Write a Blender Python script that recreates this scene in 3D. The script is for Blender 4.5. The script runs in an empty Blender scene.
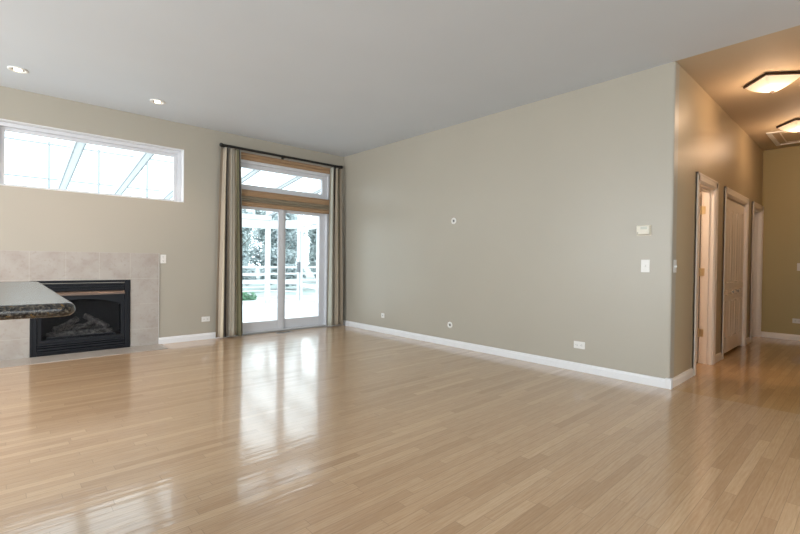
import bpy, bmesh, math, random
from mathutils import Vector, Matrix
sc = bpy.context.scene
C = sc.collection
PI = math.pi

# ------------------------------------------------------------------ camera
cam_d = bpy.data.cameras.new('camera'); cam = bpy.data.objects.new('camera', cam_d); C.objects.link(cam)
cam_d.sensor_width = 36.0; cam_d.lens = 438.065 / 800 * 36.0; cam_d.clip_start = 0.05; cam_d.clip_end = 300
_r = Vector((0.73690376, -0.67588983, 0.0120743)); _u = Vector((-0.00104279, 0.01672487, 0.99985959)); _f = Vector((0.67599687, 0.73681287, -0.01161981))
M = Matrix(((_r.x, _u.x, -_f.x, 0), (_r.y, _u.y, -_f.y, 0), (_r.z, _u.z, -_f.z, 1.157), (0, 0, 0, 1)))
cam.matrix_world = M
sc.camera = cam

# ------------------------------------------------------------------ world, lights, exposure
w = bpy.data.worlds.new('sky'); sc.world = w; w.use_nodes = True
bg = w.node_tree.nodes['Background']; bg.inputs[0].default_value = (0.87, 0.95, 1.0, 1); bg.inputs[1].default_value = 3.6
vs = sc.view_settings; vs.view_transform = 'Standard'; vs.look = 'None'; vs.gamma = 1; vs.use_curve_mapping = False
vs.exposure = 0.06
sc.cycles.max_bounces = 10; sc.cycles.diffuse_bounces = 6; sc.cycles.glossy_bounces = 5; sc.cycles.transparent_max_bounces = 16
sc.cycles.sample_clamp_indirect = 6.0

def area(name, loc, rot, sx, sy, energy, col, portal=False):
    d = bpy.data.lights.new(name, 'AREA'); d.shape = 'RECTANGLE'; d.size = sx; d.size_y = sy
    d.energy = energy; d.color = col
    if portal: d.cycles.is_portal = True
    o = bpy.data.objects.new(name, d); C.objects.link(o); o.location = loc; o.rotation_euler = rot
    return o
# added daylight fill, unseen, behind and to the left of the camera
area('rear_daylight_fill', (0.6, -4.3, 1.55), (PI/2, 0, 0), 6.0, 2.3, 45, (0.90, 0.96, 1.0))
area('left_daylight_fill', (-3.9, 2.7, 1.55), (PI/2, 0, -PI/2), 6.4, 2.4, 268, (0.93, 0.97, 1.0))
# portals of the two windows in view
area('slider_portal', (3.45, 6.80, 1.35), (-PI/2, 0, 0), 1.8, 2.7, 1, (1, 1, 1), True)
area('clerestory_portal', (0.0, 6.80, 2.32), (-PI/2, 0, 0), 3.85, 0.75, 1, (1, 1, 1), True)

# ------------------------------------------------------------------ materials
def mat(name, col, rough=0.5, metal=0.0, spec=0.5, emit=None, es=0.0, coat=0.0, coat_r=0.1):
    m = bpy.data.materials.new(name); m.use_nodes = True
    b = m.node_tree.nodes['Principled BSDF']
    b.inputs['Base Color'].default_value = (*col, 1); b.inputs['Roughness'].default_value = rough
    b.inputs['Metallic'].default_value = metal; b.inputs['Specular IOR Level'].default_value = spec
    b.inputs['Coat Weight'].default_value = coat; b.inputs['Coat Roughness'].default_value = coat_r
    if emit: b.inputs['Emission Color'].default_value = (*emit, 1); b.inputs['Emission Strength'].default_value = es
    return m
class N:
    def __init__(s, m): s.t = m.node_tree; s.b = s.t.nodes['Principled BSDF']
    def n(s, k, **kw):
        x = s.t.nodes.new(k)
        for a, v in kw.items(): setattr(x, a, v)
        return x
    def l(s, a, b): s.t.links.new(a, b)
    def m(s, op, a, b=None, c=None):
        x = s.n('ShaderNodeMath', operation=op)
        for i, v in enumerate((a, b, c)):
            if v is None: continue
            if isinstance(v, (int, float)): x.inputs[i].default_value = v
            else: s.l(v, x.inputs[i])
        return x.outputs[0]
    def pos(s):
        return s.n('ShaderNodeNewGeometry').outputs['Position']
    def noise(s, vec, scale, detail=3, rough=0.5, stretch=None):
        if stretch:
            mp = s.n('ShaderNodeMapping'); mp.inputs['Scale'].default_value = stretch; s.l(vec, mp.inputs[0]); vec = mp.outputs[0]
        x = s.n('ShaderNodeTexNoise'); x.inputs['Scale'].default_value = scale; x.inputs['Detail'].default_value = detail; x.inputs['Roughness'].default_value = rough
        s.l(vec, x.inputs['Vector']); return x.outputs['Fac']
    def ramp(s, fac, stops):
        x = s.n('ShaderNodeValToRGB'); e = x.color_ramp.elements
        while len(e) < len(stops): e.new(0.5)
        for i, (p, c) in enumerate(stops): e[i].position = p; e[i].color = (*c, 1)
        s.l(fac, x.inputs[0]); return x.outputs[0]
    def mix(s, fac, a, b, mode='MIX'):
        x = s.n('ShaderNodeMix', data_type='RGBA', blend_type=mode)
        for i, v in ((0, fac), (6, a), (7, b)):
            if isinstance(v, (int, float)): x.inputs[i].default_value = v
            elif isinstance(v, tuple): x.inputs[i].default_value = (*v, 1)
            else: s.l(v, x.inputs[i])
        return x.outputs[2]
    def bump(s, h, strength, dist=0.01):
        x = s.n('ShaderNodeBump'); x.inputs['Strength'].default_value = strength; x.inputs['Distance'].default_value = dist
        s.l(h, x.inputs['Height']); s.l(x.outputs[0], s.b.inputs['Normal'])
    def col(s, c): s.l(c, s.b.inputs['Base Color'])

def paint(name, col, rough=0.55, var=0.04, spec=0.35):
    m = mat(name, col, rough, spec=spec); g = N(m); p = g.pos()
    f = g.noise(p, 1.3, 2)
    g.col(g.mix(f, tuple(c*(1-var) for c in col), tuple(min(1, c*(1+var)) for c in col)))
    g.bump(g.noise(p, 220, 2), 0.06, 0.002)
    return m
M_wall = paint('wall_paint', (0.385, 0.355, 0.295), 0.36, spec=0.5)
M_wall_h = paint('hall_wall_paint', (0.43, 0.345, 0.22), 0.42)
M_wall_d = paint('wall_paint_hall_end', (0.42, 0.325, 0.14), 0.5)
M_ceil = paint('ceiling_paint', (0.585, 0.63, 0.675), 0.8)
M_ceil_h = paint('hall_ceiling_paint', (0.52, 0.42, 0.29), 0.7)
M_trim = mat('white_trim_paint', (0.72, 0.72, 0.73), 0.35)
M_trim_w = mat('lamp_warm_trim', (0.84, 0.75, 0.65), 0.35)  # hall trim: the lamps' warm light is put into its colour
M_vinyl = mat('white_vinyl', (0.62, 0.63, 0.66), 0.35)
M_plate = mat('white_plastic', (0.72, 0.71, 0.68), 0.35)
M_plate_c = mat('almond_plastic', (0.66, 0.62, 0.52), 0.4)
M_dark = mat('dark_slot', (0.04, 0.04, 0.04), 0.6)
M_black = mat('black_metal', (0.011, 0.012, 0.015), 0.30, 0.0, 0.12)
M_black_in = mat('firebox_black', (0.012, 0.012, 0.013), 0.8)
M_rod = mat('black_iron', (0.012, 0.011, 0.010), 0.45, 0.2)
M_bronze = mat('bronze_metal', (0.16, 0.115, 0.09), 0.42, 0.6)
M_brass = mat('brass', (0.75, 0.60, 0.35), 0.3, 0.9)
M_nickel = mat('brushed_nickel', (0.45, 0.44, 0.42), 0.35, 0.9)
M_room = mat('side_room_dark', (0.16, 0.12, 0.08), 0.8)  # darkness inside the side rooms, put into their wall colour
M_grey = mat('grey_metal', (0.35, 0.36, 0.36), 0.4, 0.5)
M_outw = mat('porch_paint', (0.74, 0.75, 0.76), 0.6)
M_trel = mat('trellis_paint', (0.34, 0.37, 0.385), 0.7)
M_ext = mat('exterior_siding', (0.55, 0.55, 0.55), 0.8)

def floor_mat(name, tones, rough, coat, grime):
    m = mat(name, (0.5, 0.4, 0.3), rough, coat=coat, coat_r=0.09); g = N(m); p = g.pos()
    sp = g.n('ShaderNodeSeparateXYZ'); g.l(p, sp.inputs[0]); X, Y = sp.outputs[0], sp.outputs[1]
    W = 0.0572
    yr = g.m('DIVIDE', Y, W); row = g.m('FLOOR', yr); fy = g.m('FRACT', yr)
    wn = g.n('ShaderNodeTexWhiteNoise', noise_dimensions='1D'); g.l(row, wn.inputs['W'])
    L = g.m('MULTIPLY_ADD', wn.outputs[0], 0.7, 0.55)
    wn2 = g.n('ShaderNodeTexWhiteNoise', noise_dimensions='1D'); g.l(g.m('ADD', row, 77.3), wn2.inputs['W'])
    xr = g.m('DIVIDE', g.m('MULTIPLY_ADD', wn2.outputs[0], 9.0, X), L); colm = g.m('FLOOR', xr); fx = g.m('FRACT', xr)
    cb = g.n('ShaderNodeCombineXYZ'); g.l(row, cb.inputs[0]); g.l(colm, cb.inputs[1])
    wn3 = g.n('ShaderNodeTexWhiteNoise', noise_dimensions='3D'); g.l(cb.outputs[0], wn3.inputs['Vector'])
    base = g.ramp(wn3.outputs[0], tones)
    # grain, shifted per board
    off = g.n('ShaderNodeVectorMath', operation='MULTIPLY_ADD'); g.l(wn3.outputs['Color'], off.inputs[0]); off.inputs[1].default_value = (13, 13, 13); g.l(p, off.inputs[2])
    gr = g.noise(off.outputs[0], 7, 5, 0.65, (1.1, 16, 1))
    wv = g.n('ShaderNodeTexWave', wave_type='BANDS', bands_direction='Y'); wv.inputs['Scale'].default_value = 6; wv.inputs['Distortion'].default_value = 9; wv.inputs['Detail'].default_value = 3; wv.inputs['Detail Scale'].default_value = 1.2
    mp = g.n('ShaderNodeMapping'); mp.inputs['Scale'].default_value = (0.5, 3.2, 1); g.l(off.outputs[0], mp.inputs[0]); g.l(mp.outputs[0], wv.inputs['Vector'])
    c = g.mix(g.m('MULTIPLY', g.ramp(gr, [(0.35, (1, 1, 1)), (0.62, (0, 0, 0))]), 0.55), base, (0.78, 0.68, 0.56), 'MULTIPLY')
    c = g.mix(g.m('MULTIPLY', wv.outputs['Fac'], 0.30), c, (0.80, 0.70, 0.58), 'MULTIPLY')
    # seams
    dy = g.m('MULTIPLY', g.m('MINIMUM', fy, g.m('SUBTRACT', 1.0, fy)), W)
    dx = g.m('MULTIPLY', g.m('MINIMUM', fx, g.m('SUBTRACT', 1.0, fx)), L)
    seam = g.m('LESS_THAN', g.m('MINIMUM', dy, dx), 0.0011)
    c = g.mix(g.m('MULTIPLY', seam, 0.6), c, (0.22, 0.14, 0.08))
    g.col(c)
    big = g.noise(p, 5.5, 2, 0.5, (0.35, 5.0, 1))
    h = g.m('MULTIPLY_ADD', wn3.outputs[0], 0.25, g.m('SUBTRACT', big, g.m('MULTIPLY', seam, 0.5)))
    g.bump(h, 0.085, 0.012)
    bn = [x for x in g.t.nodes if x.type == 'BUMP'][0]
    g.l(bn.outputs[0], g.b.inputs['Coat Normal'])
    return m
M_floor = floor_mat('maple_strip_floor', [(0.0, (0.475, 0.315, 0.185)), (0.2, (0.535, 0.37, 0.228)), (0.8, (0.57, 0.40, 0.25)), (1.0, (0.64, 0.465, 0.30))], 0.32, 0.85, 0)
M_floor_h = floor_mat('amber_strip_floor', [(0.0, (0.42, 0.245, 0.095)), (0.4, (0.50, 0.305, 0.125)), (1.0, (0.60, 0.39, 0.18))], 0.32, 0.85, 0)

def tile_mat():
    m = mat('travertine_tile', (0.42, 0.36, 0.31), 0.38); g = N(m); p = g.pos()
    a = g.noise(p, 5, 4, 0.6); b = g.noise(p, 26, 3, 0.6)
    c = g.ramp(a, [(0.3, (0.33, 0.285, 0.25)), (0.5, (0.375, 0.34, 0.305)), (0.7, (0.40, 0.37, 0.34))])
    c = g.mix(g.m('MULTIPLY', g.ramp(b, [(0.33, (1, 1, 1)), (0.45, (0, 0, 0))]), 0.35), c, (0.28, 0.235, 0.20))
    sp = g.n('ShaderNodeSeparateXYZ'); g.l(p, sp.inputs[0])
    def grid(v, o, s):
        f = g.m('FRACT', g.m('DIVIDE', g.m('SUBTRACT', v, o), s))
        return g.m('LESS_THAN', g.m('MULTIPLY', g.m('MINIMUM', f, g.m('SUBTRACT', 1.0, f)), s), 0.0028)
    j = g.m('MAXIMUM', grid(sp.outputs[0], 1.602, 0.335), g.m('MAXIMUM', grid(sp.outputs[2], 1.232 - 0.335*4, 0.335), 0.0))
    c = g.mix(g.m('MULTIPLY', j, 0.35), c, (0.56, 0.53, 0.48))
    g.col(c); g.bump(b, 0.08, 0.003); return m
M_tile = tile_mat()
def granite():
    m = mat('speckled_granite', (0.02, 0.02, 0.02), 0.22); g = N(m); p = g.pos()
    a = g.noise(p, 170, 3, 0.7); b = g.noise(p, 60, 3, 0.65)
    c = g.ramp(a, [(0.44, (0.008, 0.008, 0.008)), (0.55, (0.05, 0.045, 0.038)), (0.66, (0.12, 0.105, 0.08)), (0.80, (0.26, 0.24, 0.20))])
    c = g.mix(g.ramp(b, [(0.60, (0, 0, 0)), (0.68, (0.7, 0.7, 0.7))]), c, (0.20, 0.115, 0.03))
    g.col(c); return m
M_gran = granite()
def woven(name, c1, c2):
    m = mat(name, c1, 0.75, spec=0.2); g = N(m); p = g.pos()
    a = g.noise(p, 9, 3, 0.6, (0.5, 1, 40)); b = g.noise(p, 40, 2, 0.5, (6, 1, 0.6))
    c = g.ramp(a, [(0.38, c1), (0.62, c2)])
    c = g.mix(g.m('MULTIPLY', b, 0.35), c, tuple(x*0.5 for x in c1))
    g.col(c); g.bump(a, 0.5, 0.004); return m
M_wood_t = woven('tan_woven_reed', (0.34, 0.21, 0.115), (0.46, 0.31, 0.19))
M_wood_o = woven('olive_woven_reed', (0.22, 0.18, 0.12), (0.32, 0.27, 0.20))
def cloth(name, c):
    m = mat(name, c, 0.7, spec=0.25); g = N(m); b = g.b
    b.inputs['Sheen Weight'].default_value = 0.25
    f = g.noise(g.pos(), 30, 2, 0.5, (1, 1, 0.05)); g.col(g.mix(f, tuple(x*0.9 for x in c), tuple(x*1.1 for x in c)))
    return m
CL = {'tan': cloth('tan_silk', (0.25, 0.20, 0.145)), 'beige': cloth('beige_silk', (0.37, 0.31, 0.24)), 'cream': cloth('cream_silk', (0.50, 0.44, 0.33)),
      'black': cloth('espresso_silk', (0.02, 0.014, 0.01)), 'taupe': cloth('taupe_silk', (0.32, 0.29, 0.235)), 'olive': cloth('olive_silk', (0.13, 0.12, 0.065)),
      'pale': cloth('pale_lining', (0.44, 0.45, 0.39)), 'mauve': cloth('mauve_silk', (0.27, 0.24, 0.20))}
def glass(name, tint, refl=1.0, rough=0.0):
    m = bpy.data.materials.new(name); m.use_nodes = True; t = m.node_tree; t.nodes.remove(t.nodes['Principled BSDF'])
    out = t.nodes['Material Output']; tr = t.nodes.new('ShaderNodeBsdfTransparent'); tr.inputs[0].default_value = (*tint, 1)
    gl = t.nodes.new('ShaderNodeBsdfGlossy'); gl.inputs['Roughness'].default_value = rough
    fr = t.nodes.new('ShaderNodeFresnel'); fr.inputs[0].default_value = 1.45
    mu = t.nodes.new('ShaderNodeMath'); mu.operation = 'MULTIPLY'; mu.inputs[1].default_value = refl; t.links.new(fr.outputs[0], mu.inputs[0])
    mx = t.nodes.new('ShaderNodeMixShader'); t.links.new(mu.outputs[0], mx.inputs[0]); t.links.new(tr.outputs[0], mx.inputs[1]); t.links.new(gl.outputs[0], mx.inputs[2])
    t.links.new(mx.outputs[0], out.inputs[0]); return m
M_glass = glass('window_glass', (0.95, 0.98, 0.985), 0.6)
M_fglass = glass('smoked_fire_glass', (0.85, 0.85, 0.86), 0.08)

# ------------------------------------------------------------------ mesh helpers
class MB:
    def __init__(s): s.v = []; s.f = []; s.m = []
    def add(s, vs_, fs, mi=0):
        o = len(s.v); s.v += [tuple(v) for v in vs_]; s.f += [tuple(i + o for i in f) for f in fs]; s.m += [mi]*len(fs); return s
    def box(s, x0, x1, y0, y1, z0, z1, mi=0, T=None):
        vs_ = [Vector((x, y, z)) for z in (z0, z1) for y in (y0, y1) for x in (x0, x1)]
        if T: vs_ = [T @ v for v in vs_]
        return s.add(vs_, [(0,2,3,1),(4,5,7,6),(0,1,5,4),(2,6,7,3),(0,4,6,2),(1,3,7,5)], mi)
    def tube(s, a, b, r0, r1=None, n=12, mi=0, cap=True):
        a = Vector(a); b = Vector(b); r1 = r0 if r1 is None else r1; d = (b - a).normalized()
        u = d.orthogonal().normalized(); w_ = d.cross(u)
        vs_ = [a + (u*math.cos(2*PI*i/n) + w_*math.sin(2*PI*i/n))*r0 for i in range(n)] + [b + (u*math.cos(2*PI*i/n) + w_*math.sin(2*PI*i/n))*r1 for i in range(n)]
        fs = [(i, (i+1) % n, n+(i+1) % n, n+i) for i in range(n)]
        if cap: fs += [tuple(range(n-1, -1, -1)), tuple(range(n, 2*n))]
        return s.add(vs_, fs, mi)
    def lathe(s, c, axis, prof, n=24, mi=0, sq=None):
        # prof: (t along axis, radius)
        c = Vector(c); d = Vector(axis).normalized(); u = d.orthogonal().normalized(); w_ = d.cross(u)
        vs_ = []; fs = []
        for t, r in prof:
            vs_ += [c + d*t + (u*math.cos(2*PI*i/n) + w_*math.sin(2*PI*i/n))*r for i in range(n)]
        for k in range(len(prof)-1):
            fs += [(k*n+i, k*n+(i+1) % n, (k+1)*n+(i+1) % n, (k+1)*n+i) for i in range(n)]
        return s.add(vs_, fs, mi)
    def prism(s, poly, f3, mi=0):
        # poly list of 2D, f3(p, t) -> 3D with t in 0/1
        n = len(poly); vs_ = [f3(p, 0) for p in poly] + [f3(p, 1) for p in poly]
        fs = [tuple(range(n-1, -1, -1)), tuple(range(n, 2*n))] + [(i, (i+1) % n, n+(i+1) % n, n+i) for i in range(n)]
        return s.add(vs_, fs, mi)
    def build(s, name, m, parent=None, origin=None, bevel=0, smooth=False, seg=2):
        if parent is not None: org = Vector(parent['_o'])
        elif origin is not None: org = Vector(origin)
        else:
            xs = [v[0] for v in s.v]; ys = [v[1] for v in s.v]; zs = [v[2] for v in s.v]
            org = Vector(((min(xs)+max(xs))/2, (min(ys)+max(ys))/2, min(zs)))
        me = bpy.data.meshes.new(name); me.from_pydata([tuple(Vector(v) - org) for v in s.v], [], s.f)
        ms = m if isinstance(m, (list, tuple)) else [m]
        for x in ms: me.materials.append(x)
        for p_, mi in zip(me.polygons, s.m): p_.material_index = mi
        bm = bmesh.new(); bm.from_mesh(me); bmesh.ops.recalc_face_normals(bm, faces=bm.faces[:]); bm.to_mesh(me); bm.free()
        if smooth:
            for p_ in me.polygons: p_.use_smooth = True
        o = bpy.data.objects.new(name, me); C.objects.link(o)
        if parent is not None: o.parent = parent
        else: o.location = org
        o['_o'] = tuple(org)
        if bevel:
            b = o.modifiers.new('bevel', 'BEVEL'); b.width = bevel; b.segments = seg; b.limit_method = 'ANGLE'; b.angle_limit = 0.6
        return o
def thing(name, label, cat, loc, group=None):
    o = bpy.data.objects.new(name, None); C.objects.link(o); o.location = loc; o['_o'] = tuple(loc); o.empty_display_size = 0.1
    return tag(o, label, cat, group)
def tag(o, label, cat, group=None):
    o['label'] = label; o['category'] = cat
    if group: o['group'] = group
    return o
def struct(o): o['kind'] = 'structure'; return o
def clone(root, loc, label=None, group=None):
    r = root.copy(); C.objects.link(r); r.location = loc
    if label: r['label'] = label
    if group: r['group'] = group
    def rec(src, dst):
        for ch in [x for x in C.objects if x.parent == src]:
            c = ch.copy(); C.objects.link(c); c.parent = dst; rec(ch, c)
    rec(root, r); return r

# ------------------------------------------------------------------ dimensions
H = 3.05; XA = 4.628; YB = 6.584; YC = 1.297; XD = 9.239; YR = 0.16; TB = 0.20
XL = -4.0; YK = -4.5

def wall_grid(name, u0, u1, v0, v1, holes, f3, m, **k):
    """wall with rectangular holes: cells between the cut lines; f3(u,v,t) maps to 3D"""
    us = sorted({u0, u1, *[a for h in holes for a in h[:2]]}); vv = sorted({v0, v1, *[a for h in holes for a in h[2:]]})
    mb = MB()
    for i in range(len(us)-1):
        for j in range(len(vv)-1):
            cu, cv = (us[i]+us[i+1])/2, (vv[j]+vv[j+1])/2
            if any(h[0] < cu < h[1] and h[2] < cv < h[3] for h in holes): continue
            a, b, c, d = us[i], us[i+1], vv[j], vv[j+1]
            def ins(q, r):
                return any(h[0] < q < h[1] and h[2] < r < h[3] for h in holes) or not (u0 < q < u1 and v0 < r < v1)
            P = [f3(a,c,0), f3(b,c,0), f3(b,d,0), f3(a,d,0), f3(a,c,1), f3(b,c,1), f3(b,d,1), f3(a,d,1)]
            fs = [(0,1,2,3), (7,6,5,4)]
            e = 1e-4
            if ins(cu, c-e): fs.append((0,4,5,1))
            if ins(cu, d+e): fs.append((3,2,6,7))
            if ins(a-e, cv): fs.append((0,3,7,4))
            if ins(b+e, cv): fs.append((1,5,6,2))
            mb.add(P, fs)
    # weld coincident corners
    key = {}; nv = []; rm = {}
    for i, v in enumerate(mb.v):
        k_ = tuple(round(x, 4) for x in v)
        if k_ not in key: key[k_] = len(nv); nv.append(v)
        rm[i] = key[k_]
    mb.v = nv; mb.f = [tuple(rm[i] for i in f) for f in mb.f]
    return struct(mb.build(name, m))

# ------------------------------------------------------------------ structure
FO = (0.30, 1.237, 0.05, 0.84)          # firebox hole
SL = (2.55, 4.345, 0.0, 2.70)           # sliding door + transom
CW = (-1.90, 1.916, 1.953, 2.69)        # clerestory window
wall_grid('wall_back', XL, XA, 0, 3.75, [FO, SL, CW], lambda u, v, t: (u, YB + t*TB, v), M_wall)
struct(MB().box(XA, XA+0.3, YB, YB+TB, 0, 3.75).build('wall_back_outer', M_ext))
# wall right with rounded outside corner
RB = 0.02
poly = [(XA, YB), (XA, YC+RB)]
for i in range(1, 7):
    a = PI + (PI/2)*i/6
    poly.append((XA+RB+RB*math.cos(a), YC+RB+RB*math.sin(a)))
poly += [(XA+0.125, YC), (XA+0.125, YB)]
struct(MB().prism(poly, lambda p, t: (p[0], p[1], t*H)).build('wall_right', M_wall))
D1 = (5.45, 6.15, 0, 2.05); D2 = (6.69, 7.95, 0, 2.05); D3 = (8.465, 9.15, 0, 2.05)
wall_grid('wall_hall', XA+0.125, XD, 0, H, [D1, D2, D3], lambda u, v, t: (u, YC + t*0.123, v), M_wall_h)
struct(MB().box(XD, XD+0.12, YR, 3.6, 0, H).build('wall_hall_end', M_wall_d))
struct(MB().box(XA, XD, YR-0.12, YR, 0, H).build('wall_hall_side', M_wall))
struct(MB().box(XA, XA+0.12, YK, YR-0.12, 0, H).build('wall_right_near', M_wall))
wall_grid('wall_left', YK, YB, 0, H, [(-0.9, 5.9, 0.35, 2.75)], lambda u, v, t: (XL - t*0.15, u, v), M_wall)
wall_grid('wall_rear', XL, XA, 0, H, [(-2.5, 3.7, 0.35, 2.75)], lambda u, v, t: (u, YK - t*0.15, v), M_wall)
struct(MB().box(XL, XA, YK, YB, H, H+0.12).build('ceiling', M_ceil))
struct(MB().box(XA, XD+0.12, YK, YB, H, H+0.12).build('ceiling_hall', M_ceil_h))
struct(MB().box(XL, XA, YK, YB+TB, -0.1, 0).build('floor', M_floor))
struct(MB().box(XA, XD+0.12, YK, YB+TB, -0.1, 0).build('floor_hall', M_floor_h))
# rooms behind the hall doors
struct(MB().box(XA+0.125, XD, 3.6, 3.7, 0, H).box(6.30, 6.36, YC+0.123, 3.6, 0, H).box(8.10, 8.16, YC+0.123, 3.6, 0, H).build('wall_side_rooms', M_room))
area('end_room_daylight', (9.19, 2.4, 1.5), (0, PI/2, 0), 1.6, 1.0, 7, (0.85, 0.92, 1.0)).rotation_euler = (0, PI/2, 0)

# baseboards
def base_x(name, x0, x1, y, s, m):   # along x, wall face y, s = into the room direction
    prof = [(0, 0), (0.016, 0), (0.016, 0.062), (0.012, 0.068), (0.010, 0.082), (0.004, 0.088), (0, 0.088)]
    return struct(MB().prism(prof, lambda p, t: (x0 + (x1-x0)*t, y + s*p[0], p[1])).build(name, m))
def base_y(name, y0, y1, x, s, m):
    prof = [(0, 0), (0.016, 0), (0.016, 0.062), (0.012, 0.068), (0.010, 0.082), (0.004, 0.088), (0, 0.088)]
    return struct(MB().prism(prof, lambda p, t: (x + s*p[0], y0 + (y1-y0)*t, p[1])).build(name, m))
base_x('baseboard_back', 1.606, 2.548, YB, -1, M_trim)
base_x('baseboard_back_corner', 4.347, XA-0.016, YB, -1, M_trim)
base_y('baseboard_right', YC+0.03, YB, XA, -1, M_trim)
base_x('baseboard_hall_near', XA+0.03, 5.355, YC, -1, M_trim_w)
base_x('baseboard_hall_mid', 6.245, 6.595, YC, -1, M_trim_w)
base_x('baseboard_hall_far', 8.045, 8.37, YC, -1, M_trim_w)
base_y('baseboard_hall_end', YR, YC-0.02, XD, -1, M_trim_w)
struct(MB().box(XA-0.020, XA+0.032, YC-0.020, YC+0.032, 0, 0.096).build('trim_corner_block', M_trim, bevel=0.004))

# ------------------------------------------------------------------ clerestory window
def rect_frame(mb, x0, x1, z0, z1, w, y0, y1, wt=None, wb=None, mi=0):
    wt = w if wt is None else wt; wb = w if wb is None else wb
    mb.box(x0, x0+w, y0, y1, z0, z1, mi); mb.box(x1-w, x1, y0, y1, z0, z1, mi)
    mb.box(x0+w, x1-w, y0, y1, z1-wt, z1, mi); mb.box(x0+w, x1-w, y0, y1, z0, z0+wb, mi); return mb
wn = thing('window_1', '', '', (0.0, YB+0.1, 1.953)); del wn['label']; del wn['category']; struct(wn)
mb = MB(); x0, x1, z0, z1 = CW[0], CW[1], CW[2], CW[3]
e = 0.004
mb.box(x0, x1, YB+0.001, YB+0.10, z1-e-0.004, z1-0.0005); mb.box(x1-e-0.004, x1-0.0005, YB+0.001, YB+0.10, z0+0.009, z1-0.009); mb.box(x0+0.0005, x0+0.009, YB+0.001, YB+0.10, z0+0.009, z1-0.009); mb.box(x0, x1, YB-0.004, YB+0.10, z0+0.0005, z0+0.009)
mb.build('jamb_lining', M_trim, wn)
mb = MB(); rect_frame(mb, x0+0.009, x1-0.009, z0+0.009, z1-0.009, 0.045, YB+0.10, YB+0.17, wb=0.018)
mb.build('window_frame', M_vinyl, wn, bevel=0.003)
for a, b in ((x0+0.055, -0.084), (0.012, x1-0.055)):
    mb = MB(); rect_frame(mb, a, b, z0+0.028, z1-0.055, 0.042, YB+0.125, YB+0.16, wb=0.010)
    mb.build('sash', M_vinyl, wn, bevel=0.003)
    MB().box(a+0.04, b-0.04, YB+0.140, YB+0.144, z0+0.03, z1-0.095).build('pane', M_glass, wn)
MB().box(-0.082, 0.010, YB+0.09, YB+0.17, z0+0.027, z1-0.055).build('mullion', M_vinyl, wn, bevel=0.003)

# ------------------------------------------------------------------ transom + sliding door
tw = thing('window_2', '', '', (3.447, YB+0.05, 2.24)); del tw['label']; del tw['category']; struct(tw)
mb = MB(); rect_frame(mb, 2.551, 4.344, 2.205, 2.699, 0.055, YB-0.012, YB+0.13, wb=0.05)
mb.build('window_frame', M_vinyl, tw, bevel=0.004)
mb = MB(); rect_frame(mb, 2.607, 4.288, 2.256, 2.643, 0.095, YB+0.03, YB+0.09, wt=0.06, wb=0.07)
mb.build('sash', M_vinyl, tw, bevel=0.004)
MB().box(2.70, 4.195, YB+0.06, YB+0.064, 2.32, 2.59).build('pane', M_glass, tw)

sd = thing('door_1', '', '', (3.447, YB+0.06, 0.0)); del sd['label']; del sd['category']; struct(sd)
mb = MB(); rect_frame(mb, 2.551, 4.344, 0.0, 2.204, 0.075, YB-0.012, YB+0.14, wt=0.17, wb=0.035)
mb.build('door_frame', M_vinyl, sd, bevel=0.004)
# left sash in front, right sash behind
for (a, b, y0, y1, wl, wr, nm) in ((2.627, 3.455, YB+0.012, YB+0.052, 0.095, 0.095, 'sliding_panel'), (3.415, 4.268, YB+0.062, YB+0.102, 0.10, 0.10, 'fixed_panel')):
    mb = MB(); zb, zt = 0.036, 2.033
    mb.box(a, a+wl, y0, y1, zb, zt); mb.box(b-wr, b, y0, y1, zb, zt); mb.box(a+wl, b-wr, y0, y1, zt-0.09, zt); mb.box(a+wl, b-wr, y0, y1, zb, zb+0.15)
    so = mb.build(nm, M_vinyl, sd, bevel=0.005)
    MB().box(a+wl-0.01, b-wr+0.01, (y0+y1)/2, (y0+y1)/2+0.004, zb+0.14, zt-0.08).build('pane', M_glass, so)
MB().box(2.70, 4.25, YB-0.02, YB-0.0125, 0.0, 0.022).build('threshold', M_grey, sd, bevel=0.002)

# ------------------------------------------------------------------ interior doors
def casing(mb, x0, x1, zt, w=0.09, s=-1, y=YC, left=True, right=True):
    for a, b, dd in ((0, w, 0.012), (0.012, w-0.014, 0.018), (0.0, 0.02, 0.021)):
        # measured from the outer edge
        if left: mb.box(x0-w+a, x0-w+b, y-dd, y, 0, zt+w-a)
        if right: mb.box(x1+w-b, x1+w-a, y-dd, y, 0, zt+w-a)
        mb.box(x0-w+a, x1+w-a, y-dd, y-0.0002, zt+w-b, zt+w-a)
def jamb(mb, x0, x1, zt, y0=YC, y1=YC+0.123):
    mb.box(x0, x0+0.018, y0-0.003, y1+0.002, 0, zt); mb.box(x1-0.018, x1, y0-0.003, y1+0.002, 0, zt); mb.box(x0+0.018, x1-0.018, y0-0.003, y1+0.002, zt-0.018, zt)
    # stops
    mb.box(x0+0.018, x0+0.030, y0+0.04, y0+0.075, 0, zt-0.018); mb.box(x1-0.030, x1-0.018, y0+0.04, y0+0.075, 0, zt-0.018); mb.box(x0+0.030, x1-0.030, y0+0.04, y0+0.075, zt-0.030, zt-0.018)
def door(n, D):
    d = thing('door_%d' % n, '', '', ((D[0]+D[1])/2, YC+0.06, 0)); del d['label']; del d['category']; struct(d)
    mb = MB(); casing(mb, D[0]+0.005, D[1]-0.005, D[3]-0.005); mb.build('casing', M_trim_w, d)
    mb = MB(); jamb(mb, D[0], D[1], D[3]); mb.build('jamb', M_trim_w, d)
    return d
d2 = door(2, D1)
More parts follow.
